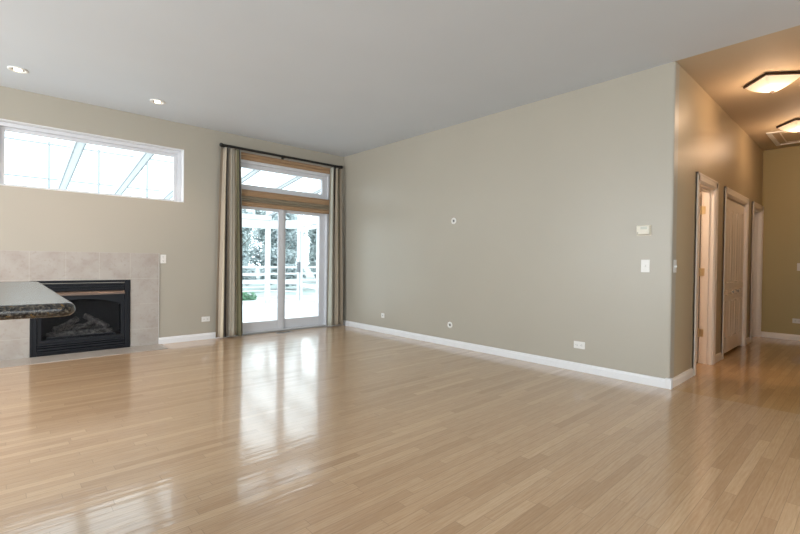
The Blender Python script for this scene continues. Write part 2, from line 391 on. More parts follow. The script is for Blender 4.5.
# open leaf, hinged on the far jamb and swung into the dark room
T = Matrix.Translation((D1[1]-0.018, YC+0.128, 0)) @ Matrix.Rotation(math.radians(-118), 4, 'Z') @ Matrix.Rotation(PI, 4, 'Z')
mb = MB(); mb.box(0.004, 0.66, -0.0, 0.035, 0.012, 2.02, T=Matrix.Translation((D1[1]-0.016, YC+0.128, 0)) @ Matrix.Rotation(math.radians(68), 4, 'Z'))
leaf = mb.build('door_leaf', M_trim_w, d2, bevel=0.002)
for z in (1.81, 1.08, 0.36):
    mb = MB(); mb.box(D1[1]-0.0205, D1[1]-0.0175, YC+0.080, YC+0.122, z-0.045, z+0.045)
    mb.tube((D1[1]-0.022, YC+0.126, z-0.05), (D1[1]-0.022, YC+0.126, z+0.05), 0.008); mb.build('hinge', M_brass, d2)
_d = bpy.data.lights.new('bedroom_lamp', 'POINT'); _d.energy = 75; _d.color = (1.0, 0.74, 0.55); _d.shadow_soft_size = 0.12
_o = bpy.data.objects.new('bedroom_lamp', _d); C.objects.link(_o); _o.location = (5.35, 2.3, 2.4)
# bifold closet door
d3 = door(3, D2)
n = 4; a0 = D2[0]+0.02; wl = (D2[1]-D2[0]-0.04)/n
def arch_panel(mb, xa, xb, za, zb, y, arch=0.0):
    # raised panel with sunken moulding round it
    k = 8
    def outline(ins):
        P = [(xa+ins, za+ins), (xb-ins, za+ins)]
        if arch == 0: return P + [(xb-ins, zb-ins), (xa+ins, zb-ins)]
        for i in range(k+1):
            t = i/k; x = (xb-ins) + ((xa+ins)-(xb-ins))*t
            P.append((x, zb-ins-arch + arch*math.sin(PI*t)))
        return P
    o0, o1, o2, o3 = outline(0), outline(0.010), outline(0.022), outline(0.034)
    ys = (y, y+0.008, y+0.008, y-0.002)
    loops = [[(p[0], yy, p[1]) for p in o] for o, yy in zip((o0, o1, o2, o3), ys)]
    vs_ = [v for L_ in loops for v in L_]; m_ = len(o0); fs = []
    for q in range(3): fs += [(q*m_+i, q*m_+(i+1) % m_, (q+1)*m_+(i+1) % m_, (q+1)*m_+i) for i in range(m_)]
    fs.append(tuple(range(3*m_, 4*m_))); mb.add(vs_, fs)
    return o0
for i in range(n):
    xa, xb = a0 + i*wl + 0.0015, a0 + (i+1)*wl - 0.0015; yf = YC+0.012; yb = yf+0.03; zt = 2.005; zb = 0.035; st = 0.05
    mb = MB()
    # stiles and rails between the panels
    mb.box(xa, xa+st, yf, yb, zb, zt); mb.box(xb-st, xb, yf, yb, zb, zt)
    rails = [(zb, 0.22), (0.72, 0.77), (0.86, 0.93)]
    for r0_, r1_ in rails: mb.box(xa+st, xb-st, yf, yb, r0_, r1_)
    mb.box(xa+st, xb-st, yb-0.01, yb, 0.22, 0.93)
    pa = (xa+st, xb-st)
    arch_panel(mb, *pa, 0.22, 0.72, yf); arch_panel(mb, *pa, 0.77, 0.86, yf)
    o0 = arch_panel(mb, *pa, 0.93, 1.90, yf, 0.06)
    top = [(p[0], p[1]) for p in o0[2:]]
    pl = [(pa[1], zt)] + [(pa[0], zt)] + top[::-1]
    mb.prism(pl, lambda p, t: (p[0], yf + t*(yb-yf), p[1]))
    lf = mb.build('bifold_leaf', M_trim_w, d3)
    if i in (1, 2):
        xk = (xa+xb)/2
        MB().lathe((xk, yf-0.001, 0.815), (0, -1, 0), [(0, 0.008), (0.012, 0.006), (0.018, 0.016), (0.026, 0.017), (0.031, 0.010), (0.032, 0.0001)], 16).build('knob', M_nickel, lf, smooth=True)
# far doorway with its leaf swung open into a daylit room
d4 = door(4, D3)
mb = MB(); mb.box(0.004, 0.60, 0, 0.035, 0.012, 2.02, T=Matrix.Translation((D3[0]+0.02, YC+0.13, 0)) @ Matrix.Rotation(math.radians(105), 4, 'Z')); mb.build('door_leaf', M_trim_w, d4, bevel=0.002)
MB().box(D3[1]-0.0205, D3[1]-0.0175, YC+0.085, YC+0.118, 0.93, 1.0).build('strike_plate', M_dark, d4)

# ------------------------------------------------------------------ fireplace
fp = thing('fireplace', 'black gas fireplace insert with arched opening, set in the tiled surround', 'fireplace', (0.768, YB, 0.005))
FX0, FX1, FZ0, FZ1 = 0.268, 1.269, 0.006, 0.884; yf = YB-0.02
mb = MB(); mb.box(FX0, FX0+0.062, yf, YB+0.03, FZ0, FZ1); mb.box(FX1-0.062, FX1, yf, YB+0.03, FZ0, FZ1); mb.box(FX0+0.062, FX1-0.062, yf, YB+0.03, FZ1-0.028, FZ1); mb.box(FX0+0.062, FX1-0.062, yf, YB+0.03, FZ0, FZ0+0.022)
# inner step of the side posts
mb.box(FX0+0.012, FX0+0.022, yf-0.006, yf, FZ0, FZ1); mb.box(FX1-0.022, FX1-0.012, yf-0.006, yf, FZ0, FZ1)
mb.build('surround_frame', M_black, fp, bevel=0.003)
a, b = FX0+0.064, FX1-0.064
mb = MB()
for k in range(3): mb.box(a, b, yf+0.004, YB+0.03, 0.853-0.033*k-0.027, 0.853-0.033*k-0.006, T=None)
mb.box(a, b, YB+0.02, YB+0.032, 0.75, 0.856)
mb.build('top_louver', M_black, fp, bevel=0.003)
# bowed hood
hp = [(0, 0.752), (-0.028, 0.742), (-0.046, 0.722), (-0.048, 0.706), (-0.040, 0.706), (-0.022, 0.728), (0, 0.738)]
MB().prism(hp, lambda p, t: (a + (b-a)*t, yf + 0.02 + p[0], p[1])).build('hood', M_bronze, fp)
# face plate with an arch cut out
mb = MB(); k = 24; ax0, ax1 = a+0.04, b-0.04; zsp, zap, zbt, zf0, zf1 = 0.565, 0.655, 0.185, 0.150, 0.704
mb.box(a, ax0, YB-0.006, YB+0.012, zf0, zf1); mb.box(ax1, b, YB-0.006, YB+0.012, zf0, zf1); mb.box(ax0, ax1, YB-0.006, YB+0.012, zf0, zbt)
pl = [(ax0, zf1), (ax1, zf1)] + [(ax1+(ax0-ax1)*i/k, zsp+(zap-zsp)*math.sin(PI*i/k)**0.7) for i in range(k+1)]
top = pl[2:]
for i in range(k):
    p, q = top[i], top[i+1]
    mb.prism([p, q, (q[0], zf1), (p[0], zf1)], lambda r, t: (r[0], YB-0.006+0.018*t, r[1]))
mb.build('arched_face', M_black, fp)
MB().box(ax0-0.01, ax1+0.01, YB+0.016, YB+0.020, zbt-0.01, zap+0.02).build('fire_glass', M_fglass, fp)
mb = MB()
mb.box(a, b, yf+0.002, YB+0.03, 0.030, 0.058); mb.box(a, b, yf+0.002, YB+0.03, 0.064, 0.092); mb.box(a, b, yf-0.006, YB+0.03, 0.100, 0.116); mb.box(a, b, yf+0.004, YB+0.03, 0.122, 0.148)
mb.box(a, b, YB+0.02, YB+0.032, 0.028, 0.150)
mb.build('lower_louver', M_black, fp, bevel=0.003)
mb = MB(); B_ = (FO[0]+0.002, FO[1]-0.002, YB+0.034, YB+0.45, FO[2]+0.002, FO[3]-0.002)
mb.box(B_[0], B_[0]+0.01, B_[2], B_[3], B_[4], B_[5]); mb.box(B_[1]-0.01, B_[1], B_[2], B_[3], B_[4], B_[5]); mb.box(B_[0]+0.01, B_[1]-0.01, B_[3]-0.01, B_[3], B_[4], B_[5]); mb.box(B_[0]+0.01, B_[1]-0.01, B_[2], B_[3]-0.01, B_[5]-0.01, B_[5]); mb.box(B_[0]+0.01, B_[1]-0.01, B_[2], B_[3]-0.01, B_[4], 0.17)
mb.build('firebox', M_black_in, fp)
M_log = mat('charred_log', (0.085, 0.07, 0.06), 0.9); g = N(M_log); fN = g.noise(g.pos(), 30, 4, 0.6); g.col(g.ramp(fN, [(0.4, (0.03, 0.028, 0.027)), (0.65, (0.17, 0.155, 0.14))])); g.bump(fN, 0.6, 0.02)
random.seed(4)
def log(p, q, r):
    p, q = Vector(p), Vector(q); mb = MB(); prof = []; L = (q-p).length; kk = 12
    for i in range(kk+1):
        prof.append((L*i/kk, r*(0.86+0.2*random.random())))
    prof = [(0, 0.0005)] + prof + [(L, 0.0005)]
    mb.lathe(p, q-p, prof, 14)
    mb.v = [tuple(Vector(v) + Vector((random.uniform(-1, 1), random.uniform(-1, 1), random.uniform(-1, 1)))*0.004) for v in mb.v]
    return mb.build('log', M_log, fp, smooth=True)
log((0.43, YB+0.15, 0.215), (1.10, YB+0.13, 0.225), 0.042)
log((0.50, YB+0.26, 0.265), (1.02, YB+0.27, 0.285), 0.050)
log((0.50, YB+0.12, 0.270), (0.74, YB+0.27, 0.385), 0.038)
log((0.82, YB+0.28, 0.420), (1.04, YB+0.11, 0.275), 0.038)
log((0.70, YB+0.12, 0.265), (0.90, YB+0.20, 0.350), 0.030)
mb = MB(); mb.box(0.42, 1.12, YB+0.06, YB+0.08, 0.165, 0.205)
for i in range(9): mb.box(0.45+0.08*i, 0.462+0.08*i, YB+0.055, YB+0.30, 0.165, 0.19)
mb.build('grate', M_black, fp)

sr = thing('tile_surround', 'beige travertine tile surround and flush hearth framing the fireplace', 'fireplace surround', (0.768, YB, 0))
TX0, TX1, TZ = -0.066, 1.602, 1.232
def slab(x0, x1, z0, z1): return (x0, x1, YB-0.012, YB-0.0005, z0, z1)
mb = MB(); mb.box(*slab(TX0, TX1, FZ1+0.002, TZ)); mb.box(*slab(TX0, FX0-0.002, 0.006, FZ1+0.002)); mb.box(*slab(FX1+0.002, TX1, 0.006, FZ1+0.002))
mb.build('wall_tiles', M_tile, sr)
MB().box(TX0-0.01, 1.612, 6.165, YB-0.001, 0.0002, 0.0055).build('hearth_tiles', M_tile, sr)
struct(MB().box(TX1+0.0005, TX1+0.004, YB-0.013, YB-0.0005, 0.0, TZ+0.002).build('trim_tile_edge', M_trim))

# ------------------------------------------------------------------ granite bar counter
ct = thing('bar_counter', 'dark speckled granite bar counter end jutting in from the left edge', 'counter', (-0.9, 1.6, 0))
cx1, cy0, cy1, zt, th, rc = 0.143, 1.315, 2.62, 1.0480, 0.033, 0.04
mb = MB(); rings = []; ne = 8
def outline(ins):
    P = [(-2.2, cy0+ins)]
    r = max(rc-ins, 0.001)
    for i in range(7):
        t = -PI/2 + PI/2*i/6; P.append((cx1-rc+r*math.cos(t), cy0+rc+r*math.sin(t)))
    for i in range(7):
        t = PI/2*i/6; P.append((cx1-rc+r*math.cos(t), cy1-rc+r*math.sin(t)))
    P.append((-2.2, cy1-ins)); return P
vs_ = []; levels = []
for i in range(ne+1):
    t = -PI/2 + PI*i/ne; levels.append((-(math.cos(t)-1)*0.016, zt-th/2+math.sin(t)*th/2))
m_ = len(outline(0))
for ins, z in levels: vs_ += [(x, y, z) for x, y in outline(ins)]
fs = []
for q in range(len(levels)-1): fs += [(q*m_+i, q*m_+(i+1) % m_, (q+1)*m_+(i+1) % m_, (q+1)*m_+i) for i in range(m_)]
fs += [tuple(range(m_-1, -1, -1)), tuple(range((len(levels)-1)*m_, len(levels)*m_))]
mb.add(vs_, fs); o = mb.build('countertop', M_gran, ct)
for p_ in o.data.polygons: p_.use_smooth = len(p_.vertices) == 4
mb = MB(); mb.box(-2.2, -0.42, 1.60, 2.35, 0.0, zt-th-0.001)
for i in range(3): rect_frame(mb, -2.15+0.57*i, -1.62+0.57*i, 0.12, 0.98, 0.06, 1.588, 1.60)
mb.build('counter_base', M_trim_w, ct, bevel=0.003)

# ------------------------------------------------------------------ window dressing
YRD = YB-0.105
rd = thing('curtain_rod', 'long black iron curtain rod over the sliding door', 'curtain rod', (3.44, YRD, 2.80))
mb = MB(); mb.tube((2.43, YRD, 2.829), (4.46, YRD, 2.829), 0.019, n=16); mb.build('rod', M_rod, rd, smooth=False)
fin = [(0, 0.013), (0.005, 0.022), (0.012, 0.022), (0.016, 0.014), (0.024, 0.026), (0.045, 0.030), (0.060, 0.024), (0.068, 0.008), (0.070, 0.0002)]
MB().lathe((2.432, YRD, 2.829), (-1, 0, 0), fin, 18).build('finial', M_rod, rd, smooth=True)
MB().lathe((4.458, YRD, 2.829), (1, 0, 0), fin, 18).build('finial', M_rod, rd, smooth=True)
for x in (2.445, 3.41, 4.445):
    mb = MB(); mb.box(x-0.012, x+0.012, YRD+0.012, YB-0.001, 2.815, 2.827); mb.box(x-0.02, x+0.02, YB-0.006, YB-0.0005, 2.77, 2.86); mb.tube((x-0.016, YRD, 2.829), (x+0.016, YRD, 2.829), 0.019); mb.build('bracket', M_rod, rd)
def curtain(xb0, xb1, xt0, xt1, stripes, folds, amp, label, ph=0.0):
    t = thing('curtain', label, 'curtain', ((xb0+xb1)/2, YRD, 0.02), 'curtains at the sliding door')
    names = []; nU = 160; nV = 28; zt, zb = 2.802, 0.022
    for s, _ in stripes:
        if s not in names: names.append(s)
    edges = []; acc = 0
    tot = sum(w_ for _, w_ in stripes)
    for s, w_ in stripes: acc += w_/tot; edges.append((acc, names.index(s)))
    vs_, fs, ms = [], [], []
    for j in range(nV+1):
        v = j/nV; z = zt+(zb-zt)*v
        for i in range(nU+1):
            u = i/nU
            x = (xt0+(xt1-xt0)*u)*(1-v**0.8) + (xb0+(xb1-xb0)*u)*v**0.8
            A = amp*(0.55+0.45*v)
            ang = 2*PI*folds*u + ph + 0.5*math.sin(3*v+u*5)
            y = YRD + 0.002 + A*math.sin(ang) + 0.35*A*math.sin(2.3*ang+1.0+v)
            x += 0.012*math.cos(ang)*v
            vs_.append((x, min(y, YB-0.067), z))
    for j in range(nV):
        for i in range(nU):
            fs.append((j*(nU+1)+i, j*(nU+1)+i+1, (j+1)*(nU+1)+i+1, (j+1)*(nU+1)+i))
            u = (i+0.5)/nU; ms.append(next(k_ for e_, k_ in edges if u <= e_+1e-6))
    mb = MB(); mb.v = vs_; mb.f = fs; mb.m = ms
    o = mb.build('drape', [CL[s] for s in names], t, smooth=True)
    so = o.modifiers.new('solid', 'SOLIDIFY'); so.thickness = 0.003
    # rings
    nr = 5
    for i in range(nr):
        x = xt0 + (xt1-xt0)*(i+0.5)/nr
        if abs(x-2.445) < 0.02 or abs(x-4.445) < 0.02: x += 0.035
        mb = MB(); R, r = 0.025, 0.0035; vv = []; ff = []
        for q in range(20):
            for s_ in range(6):
                a_, b_ = 2*PI*q/20, 2*PI*s_/6
                vv.append((x + r*math.sin(b_), YRD+(R+r*math.cos(b_))*math.cos(a_), 2.8205+(R+r*math.cos(b_))*math.sin(a_)))
        for q in range(20):
            for s_ in range(6): ff.append((q*6+s_, q*6+(s_+1) % 6, ((q+1) % 20)*6+(s_+1) % 6, ((q+1) % 20)*6+s_))
        mb.add(vv, ff).build('ring', M_rod, t, smooth=True)
    return t
curtain(2.325, 2.745, 2.395, 2.69, [('tan', .11), ('beige', .07), ('cream', .06), ('black', .09), ('mauve', .09), ('beige', .05), ('taupe', .23), ('cream', .07), ('olive', .08), ('black', .05), ('pale', .04), ('olive', .06)], 3.2, 0.045,
        'striped curtain left of the sliding door, next to the wall outlet')
curtain(4.235, 4.54, 4.275, 4.49, [('taupe', .12), ('pale', .14), ('taupe', .12), ('black', .12), ('beige', .18), ('olive', .14), ('black', .06), ('tan', .12)], 2.6, 0.032,
        'striped curtain right of the sliding door, in the room corner', 0.8)
def shade(z0, z1, label, rows):
    t = thing('woven_shade', label, 'window shade', (3.44, YB-0.04, z0), 'woven shades at the sliding door')
    for (a_, b_, d_, mm, nm) in rows:
        k = 8; pr = [(0, b_)]
        for i in range(k+1):
            t_ = PI*i/k; pr.append((-d_*(0.55+0.45*math.sin(t_)), b_ + (a_-b_)*i/k))
        pr.append((0, a_))
        MB().prism(pr, lambda p, s: (2.66 + (4.325-2.66)*s, YB-0.014 + p[0], p[1])).build(nm, mm, t)
    return t
shade(2.690, 2.795, 'tan woven reed shade folded up at the top of the transom', [(2.690, 2.748, 0.040, M_wood_t, 'fold'), (2.748, 2.795, 0.034, M_wood_t, 'head_rail')])
shade(1.975, 2.235, 'tan and olive woven reed shade folded up between transom and sliding door', [(1.985, 2.050, 0.050, M_wood_t, 'fold'), (2.050, 2.090, 0.036, M_wood_o, 'fold'), (2.090, 2.140, 0.033, M_wood_o, 'fold'), (2.140, 2.235, 0.044, M_wood_t, 'head_rail')])

# ------------------------------------------------------------------ plates on the walls
# local frame: a = along wall, n = out of wall
def plate(kind, name, label, cat, o, a, n, w_, h_, m=M_plate, extra=None, group=None):
    o = Vector(o); a = Vector(a); n = Vector(n); up = Vector((0, 0, 1))
    T = Matrix((( a.x, n.x, 0, o.x), (a.y, n.y, 0, o.y), (0, 0, 1, o.z), (0, 0, 0, 1)))
    t = thing(name, label, cat, tuple(o), group)
    MB().box(-w_/2, w_/2, 0.0004, 0.006, -h_/2, h_/2, T=T).build('cover_plate', m, t, bevel=0.002)
    if kind == 'rocker':
        for k_ in extra:
            MB().box(k_-0.016, k_+0.016, 0.006, 0.009, -0.033, 0.033, T=T).build('rocker', m, t, bevel=0.0015)
    if kind == 'toggle':
        for k_ in extra:
            MB().box(k_-0.005, k_+0.005, 0.006, 0.018, -0.010, 0.010, T=T).build('toggle', m, t, bevel=0.0015)
    if kind == 'duplex_h':
        for k_ in (-0.026, 0.026):
            so_ = MB().box(k_-0.018, k_+0.018, 0.006, 0.0085, -0.016, 0.016, T=T).build('socket', m, t, bevel=0.001)
            mb = MB(); mb.box(k_-0.009, k_+0.001, 0.0085, 0.0089, 0.005, 0.0075, T=T); mb.box(k_-0.009, k_+0.001, 0.0085, 0.0089, -0.0075, -0.005, T=T); mb.box(k_+0.007, k_+0.012, 0.0085, 0.0089, -0.0025, 0.0025, T=T); mb.build('slots', M_dark, so_)
    if kind == 'duplex_v':
        for k_ in (-0.026, 0.026):
            so_ = MB().box(-0.016, 0.016, 0.006, 0.0085, k_-0.018, k_+0.018, T=T).build('socket', m, t, bevel=0.001)
            mb = MB(); mb.box(-0.0075, -0.005, 0.0085, 0.0089, k_-0.001, k_+0.009, T=T); mb.box(0.005, 0.0075, 0.0085, 0.0089, k_-0.001, k_+0.009, T=T); mb.box(-0.0025, 0.0025, 0.0085, 0.0089, k_-0.012, k_-0.007, T=T); mb.build('slots', M_dark, so_)
    if kind == 'jack':
        MB().box(-0.010, 0.010, 0.006, 0.010, -0.009, 0.009, T=T).build('jack', M_grey, t, bevel=0.001)
    return t
BX = ((1, 0, 0), (0, -1, 0)); AX = ((0, 1, 0), (-1, 0, 0)); CX = ((1, 0, 0), (0, -1, 0)); DX = ((0, 1, 0), (-1, 0, 0))
plate('duplex_v', 'wall_outlet', 'upright white outlet plate beside the upper right corner of the tile surround', 'outlet', (1.658, YB, 1.158), *BX, 0.072, 0.118)
plate('duplex_h', 'wall_outlet', 'sideways white outlet plate low on the back wall, left of the curtain', 'outlet', (2.222, YB, 0.293), *BX, 0.118, 0.072)
plate('jack', 'phone_jack', 'small square white jack plate low on the right wall near the far corner', 'jack plate', (XA, 5.44, 0.279), *AX, 0.075, 0.075)
plate('duplex_h', 'wall_outlet', 'sideways white outlet plate low on the right wall, below the thermostat side', 'outlet', (XA, 2.162, 0.283), *AX, 0.122, 0.076)
plate('toggle', 'light_switch', 'white switch plate on the right wall directly under the thermostat', 'light switch', (XA, 1.522, 1.146), *AX, 0.078, 0.122, extra=(0,))
plate('toggle', 'light_switch', 'white switch plate on the hall wall just round the room corner', 'light switch', (4.715, YC, 1.148), *CX, 0.076, 0.12, M_plate, extra=(0,))
plate('toggle', 'light_switch', 'almond switch plate on the end wall of the hall', 'light switch', (XD, 0.815, 1.153), *DX, 0.076, 0.12, M_plate_c, extra=(0,))
plate('duplex_h', 'wall_outlet', 'sideways outlet plate low on the end wall of the hall', 'outlet', (XD, 0.835, 0.305), *DX, 0.118, 0.072, M_plate_c)
def grommet(y, z, label):
    t = thing('cable_grommet', label, 'cable plate', (XA, y, z), 'round cable plates on the right wall')
    MB().lathe((XA-0.0004, y, z), (-1, 0, 0), [(0, 0.044), (0.004, 0.044), (0.008, 0.038), (0.009, 0.022), (0.006, 0.018), (0.0, 0.018)], 28).build('ring', M_plate, t, smooth=True)
    mb = MB(); mb.tube((XA-0.0006, y, z), (XA-0.003, y, z), 0.0175, n=24); mb.build('hole_cap', M_dark, t)
    MB().tube((XA-0.003, y, z), (XA-0.012, y, z), 0.006, n=10).build('cable_socket', M_grey, t)
grommet(3.958, 1.73, 'round white cable plate higher up on the right wall')
grommet(4.002, 0.289, 'round white cable plate low on the right wall above the baseboard')
th = thing('thermostat', 'almond thermostat box on the right wall above the switch', 'thermostat', (XA, 1.543, 1.492))
MB().box(XA-0.006, XA-0.0004, 1.475, 1.605, 1.440, 1.545).build('back_plate', M_plate_c, th, bevel=0.002)
MB().box(XA-0.040, XA-0.006, 1.482, 1.598, 1.450, 1.538).build('housing', M_plate_c, th, bevel=0.006)
MB().box(XA-0.0408, XA-0.040, 1.580, 1.590, 1.462, 1.470).build('button', M_dark, th)
MB().box(XA-0.0410, XA-0.040, 1.500, 1.560, 1.500, 1.526).build('display', mat('display_grey', (0.45, 0.46, 0.38), 0.3), th)
rg = thing('floor_register', 'small grey floor vent at the foot of the sliding door', 'floor vent', (3.385, 6.43, 0))
MB().box(3.255, 3.515, 6.375, 6.485, 0.0002, 0.004).build('vent_frame', M_grey, rg, bevel=0.001)
mb = MB()
for i in range(12): mb.box(3.268+0.020*i, 3.278+0.020*i, 6.39, 6.47, 0.0041, 0.0052)
mb.build('grille', M_dark, rg)

# ------------------------------------------------------------------ ceiling fixtures
M_bulb = mat('lit_bulb', (1, 0.9, 0.75), 0.5, emit=(1.0, 0.86, 0.66), es=9.0)
def can(x, y, label):
    t = thing('recessed_light', label, 'recessed light', (x, y, H), 'recessed lights over the fireplace wall')
    MB().lathe((x, y, H-0.0004), (0, 0, -1), [(0, 0.084), (0.006, 0.084), (0.010, 0.074), (0.006, 0.052), (0.0, 0.050)], 32).build('trim_ring', M_plate, t, smooth=True)
    MB().lathe((x, y, H-0.001), (0, 0, -1), [(0.0, 0.034), (0.006, 0.032), (0.011, 0.024), (0.014, 0.012), (0.015, 0.0003)], 24).build('bulb', M_bulb, t, smooth=True)
    MB().tube((x, y, H-0.0005), (x, y, H-0.0015), 0.049, n=24).build('baffle', M_bronze, t)
    d = bpy.data.lights.new('recessed_spot', 'SPOT'); d.energy = 34; d.color = (1.0, 0.76, 0.58); d.spot_size = math.radians(115); d.spot_blend = 0.8; d.shadow_soft_size = 0.05
    o = bpy.data.objects.new('recessed_spot', d); C.objects.link(o); o.location = (x, y, H-0.04)
can(0.145, 5.89, 'lit recessed ceiling light nearer the left edge, above the fireplace')
can(1.412, 5.885, 'lit recessed ceiling light above the right end of the long window')
for x, y in ((-1.1, 5.89), (-1.4, 3.0), (-1.4, 0.6)):   # added unseen spots on the kitchen side, warming floor and back wall
    d = bpy.data.lights.new('recessed_spot', 'SPOT'); d.energy = 40; d.color = (1.0, 0.76, 0.58); d.spot_size = math.radians(120); d.spot_blend = 0.8; d.shadow_soft_size = 0.09
    o = bpy.data.objects.new('recessed_spot', d); C.objects.link(o); o.location = (x, y, H-0.04)

M_lampg = mat('lit_alabaster_glass', (0.9, 0.8, 0.65), 0.4, emit=(1.0, 0.74, 0.46), es=0.36)
g = N(M_lampg); lf_ = g.noise(g.pos(), 6, 3, 0.6); g.l(g.ramp(lf_, [(0.3, (1.0, 0.66, 0.36)), (0.7, (1.0, 0.82, 0.56))]), g.b.inputs['Emission Color'])
def flush_lamp(cx, cy, label):
    t = thing('ceiling_lamp', label, 'ceiling light', (cx, cy, H), 'square hall ceiling lamps')
    hs = 0.165; R45 = Matrix.Translation((cx, cy, 0)) @ Matrix.Rotation(math.radians(40), 4, 'Z')
    MB().box(-0.10, 0.10, -0.10, 0.10, H-0.02, H-0.0005, T=R45).build('ceiling_pan', M_plate, t, bevel=0.003)
    # thin bronze frame
    z0, z1 = 3.022, 3.046; mb = MB()
    for (a0_, a1_, b0_, b1_) in ((-hs-.006, -hs+.012, -hs-.006, hs+.006), (hs-.012, hs+.006, -hs-.006, hs+.006), (-hs+.012, hs-.012, -hs-.006, -hs+.012), (-hs+.012, hs-.012, hs-.012, hs+.006)):
        mb.box(a0_, a1_, b0_, b1_, z0, z1, T=R45)
    for sx in (-1, 1): mb.box(sx*0.10-0.006 if sx < 0 else 0.094, sx*0.10+0.006 if sx < 0 else 0.106, -hs+0.01, hs-0.01, z1-0.006, z1, T=R45)
    mb.build('frame', mat('dark_bronze', (0.05, 0.028, 0.016), 0.4, 0.6), t)
    # square glass bowl
    k = 16; vs_, fs = [], []
    for j in range(k+1):
        for i in range(k+1):
            u, v = -1+2*i/k, -1+2*j/k
            d_ = max(abs(u), abs(v)); rr = math.hypot(u, v)
            z = z0 - 0.100*(1-d_**2.2)**0.9*(1-0.12*min(1, rr)) - 0.001
            vs_.append(R45 @ Vector((u*(hs-0.004), v*(hs-0.004), z)))
    for j in range(k):
        for i in range(k): fs.append((j*(k+1)+i, j*(k+1)+i+1, (j+1)*(k+1)+i+1, (j+1)*(k+1)+i))
    MB().add(vs_, fs).build('glass_bowl', M_lampg, t, smooth=True)
    MB().lathe((cx, cy, 2.924), (0, 0, -1), [(0, 0.024), (0.003, 0.026), (0.007, 0.018), (0.010, 0.008), (0.016, 0.007), (0.018, 0.0002)], 16).build('finial', mat('finial_bronze', (0.03, 0.018, 0.012), 0.5, 0.3), t, smooth=True)
    d = bpy.data.lights.new('lamp_glow', 'POINT'); d.energy = 13; d.color = (1.0, 0.68, 0.44); d.shadow_soft_size = 0.12
    o = bpy.data.objects.new('lamp_glow', d); C.objects.link(o); o.location = (cx, cy, 2.84)
flush_lamp(5.757, 0.745, 'lit square frosted glass ceiling lamp nearer the room, hall')
flush_lamp(7.72, 0.715, 'lit square frosted glass ceiling lamp farther down the hall, by the hatch')
hv = thing('attic_hatch', 'white framed rectangular hatch in the hall ceiling beyond the lamps', 'ceiling hatch', (8.46, 0.75, H))
x0, x1, y0, y1 = 8.02, 8.94, 0.42, 1.10; mb = MB(); w_ = 0.055
for q in ((x0, x0+w_, y0, y1), (x1-w_, x1, y0, y1), (x0+w_, x1-w_, y0, y0+w_), (x0+w_, x1-w_, y1-w_, y1)): mb.box(*q, H-0.018, H-0.0005)
mb.build('hatch_trim', M_plate, hv, bevel=0.004)
MB().box(x0+w_+0.003, x1-w_-0.003, y0+w_+0.003, y1-w_-0.003, H-0.006, H-0.0005).build('hatch_panel', M_ceil_h, hv)
mb = MB(); i_ = 0.13
for q in ((x0+i_, x0+i_+.015, y0+i_, y1-i_), (x1-i_-.015, x1-i_, y0+i_, y1-i_), (x0+i_+.015, x1-i_-.015, y0+i_, y0+i_+.015), (x0+i_+.015, x1-i_-.015, y1-i_-.015, y1-i_)): mb.box(*q, H-0.010, H-0.006)
mb.build('panel_bead', M_trim_w, hv)

# ------------------------------------------------------------------ outside: porch, trellis, trees
ZG = -0.30; ZD = -0.12
gm = mat('pale_ground', (0.30, 0.34, 0.33), 0.9); g = N(gm); g.col(g.ramp(g.noise(g.pos(), 0.6, 4), [(0.35, (0.26, 0.33, 0.30)), (0.6, (0.42, 0.45, 0.44))]))
struct(MB().box(-40, 60, YB+TB, 80, ZG-0.1, ZG).build('ground', gm))
dk = thing('porch_deck', 'white board deck of the porch outside the sliding door', 'deck', (2.5, 9.5, ZG))
mb = MB()
for i in range(40):
    y = YB+TB+0.01+i*0.142; mb.box(-2.0, 6.6, y, y+0.136, ZD-0.03, ZD)
mb.build('deck_boards', M_outw, dk)
MB().box(-2.0, 6.6, YB+TB+0.02, 12.45, ZG, ZD-0.031).build('deck_frame', M_ext, dk)
pc = thing('porch', 'white open rafter porch with posts and rails beyond the windows', 'porch', (2.5, 9.5, ZD))
def rz(y): return 4.548-0.155*y
sl = math.atan(0.155)
for X in range(-2, 7):
    y0, y1 = YB+TB+0.02, 12.45
    mb = MB(); w2 = 0.075
    mb.prism([(y0, rz(y0)), (y1, rz(y1)), (y1, rz(y1)-0.13), (y0, rz(y0)-0.13)], lambda p, t: (X - w2 + 2*w2*t, p[0], p[1])); rf_ = mb.build('rafter', M_outw, pc)
    mb = MB()
    for xx in (X-w2+0.004, X+w2-0.022): mb.prism([(y0, rz(y0)-0.131), (y1, rz(y1)-0.131), (y1, rz(y1)-0.145), (y0, rz(y0)-0.145)], lambda p, t: (xx + 0.018*t, p[0], p[1]))
    mb.build('glazing_bead', M_trel, rf_)
MB().box(-2.1, 6.0, 12.25, 12.37, 2.10, 2.34).build('header_beam', M_outw, pc)
MB().box(-2.1, 6.0, 12.22, 12.40, 2.345, 2.48).build('fascia', M_outw, pc)
for x, y in ((-2.0, 12.31), (1.95, 12.31), (5.93, 12.31), (6.50, 11.42)):
    MB().box(x-0.06, x+0.06, y-0.06, y+0.06, ZD, 2.098 if y > 12 else 2.5).build('post', M_outw, pc)
for x in (0.0, 4.0, 4.97):
    MB().box(x-0.02, x+0.02, 12.29, 12.33, 0.57, 2.098).build('mullion', M_outw, pc)
for z0, z1 in ((0.46, 0.57), (0.24, 0.27), (0.36, 0.38), (ZD+0.02, ZD+0.10), (0.70, 0.72)):
    mb = MB(); mb.box(-1.93, 1.88, 12.28, 12.34, z0, z1); mb.box(2.02, 5.86, 12.28, 12.34, z0, z1); mb.build('rail', M_outw, pc)
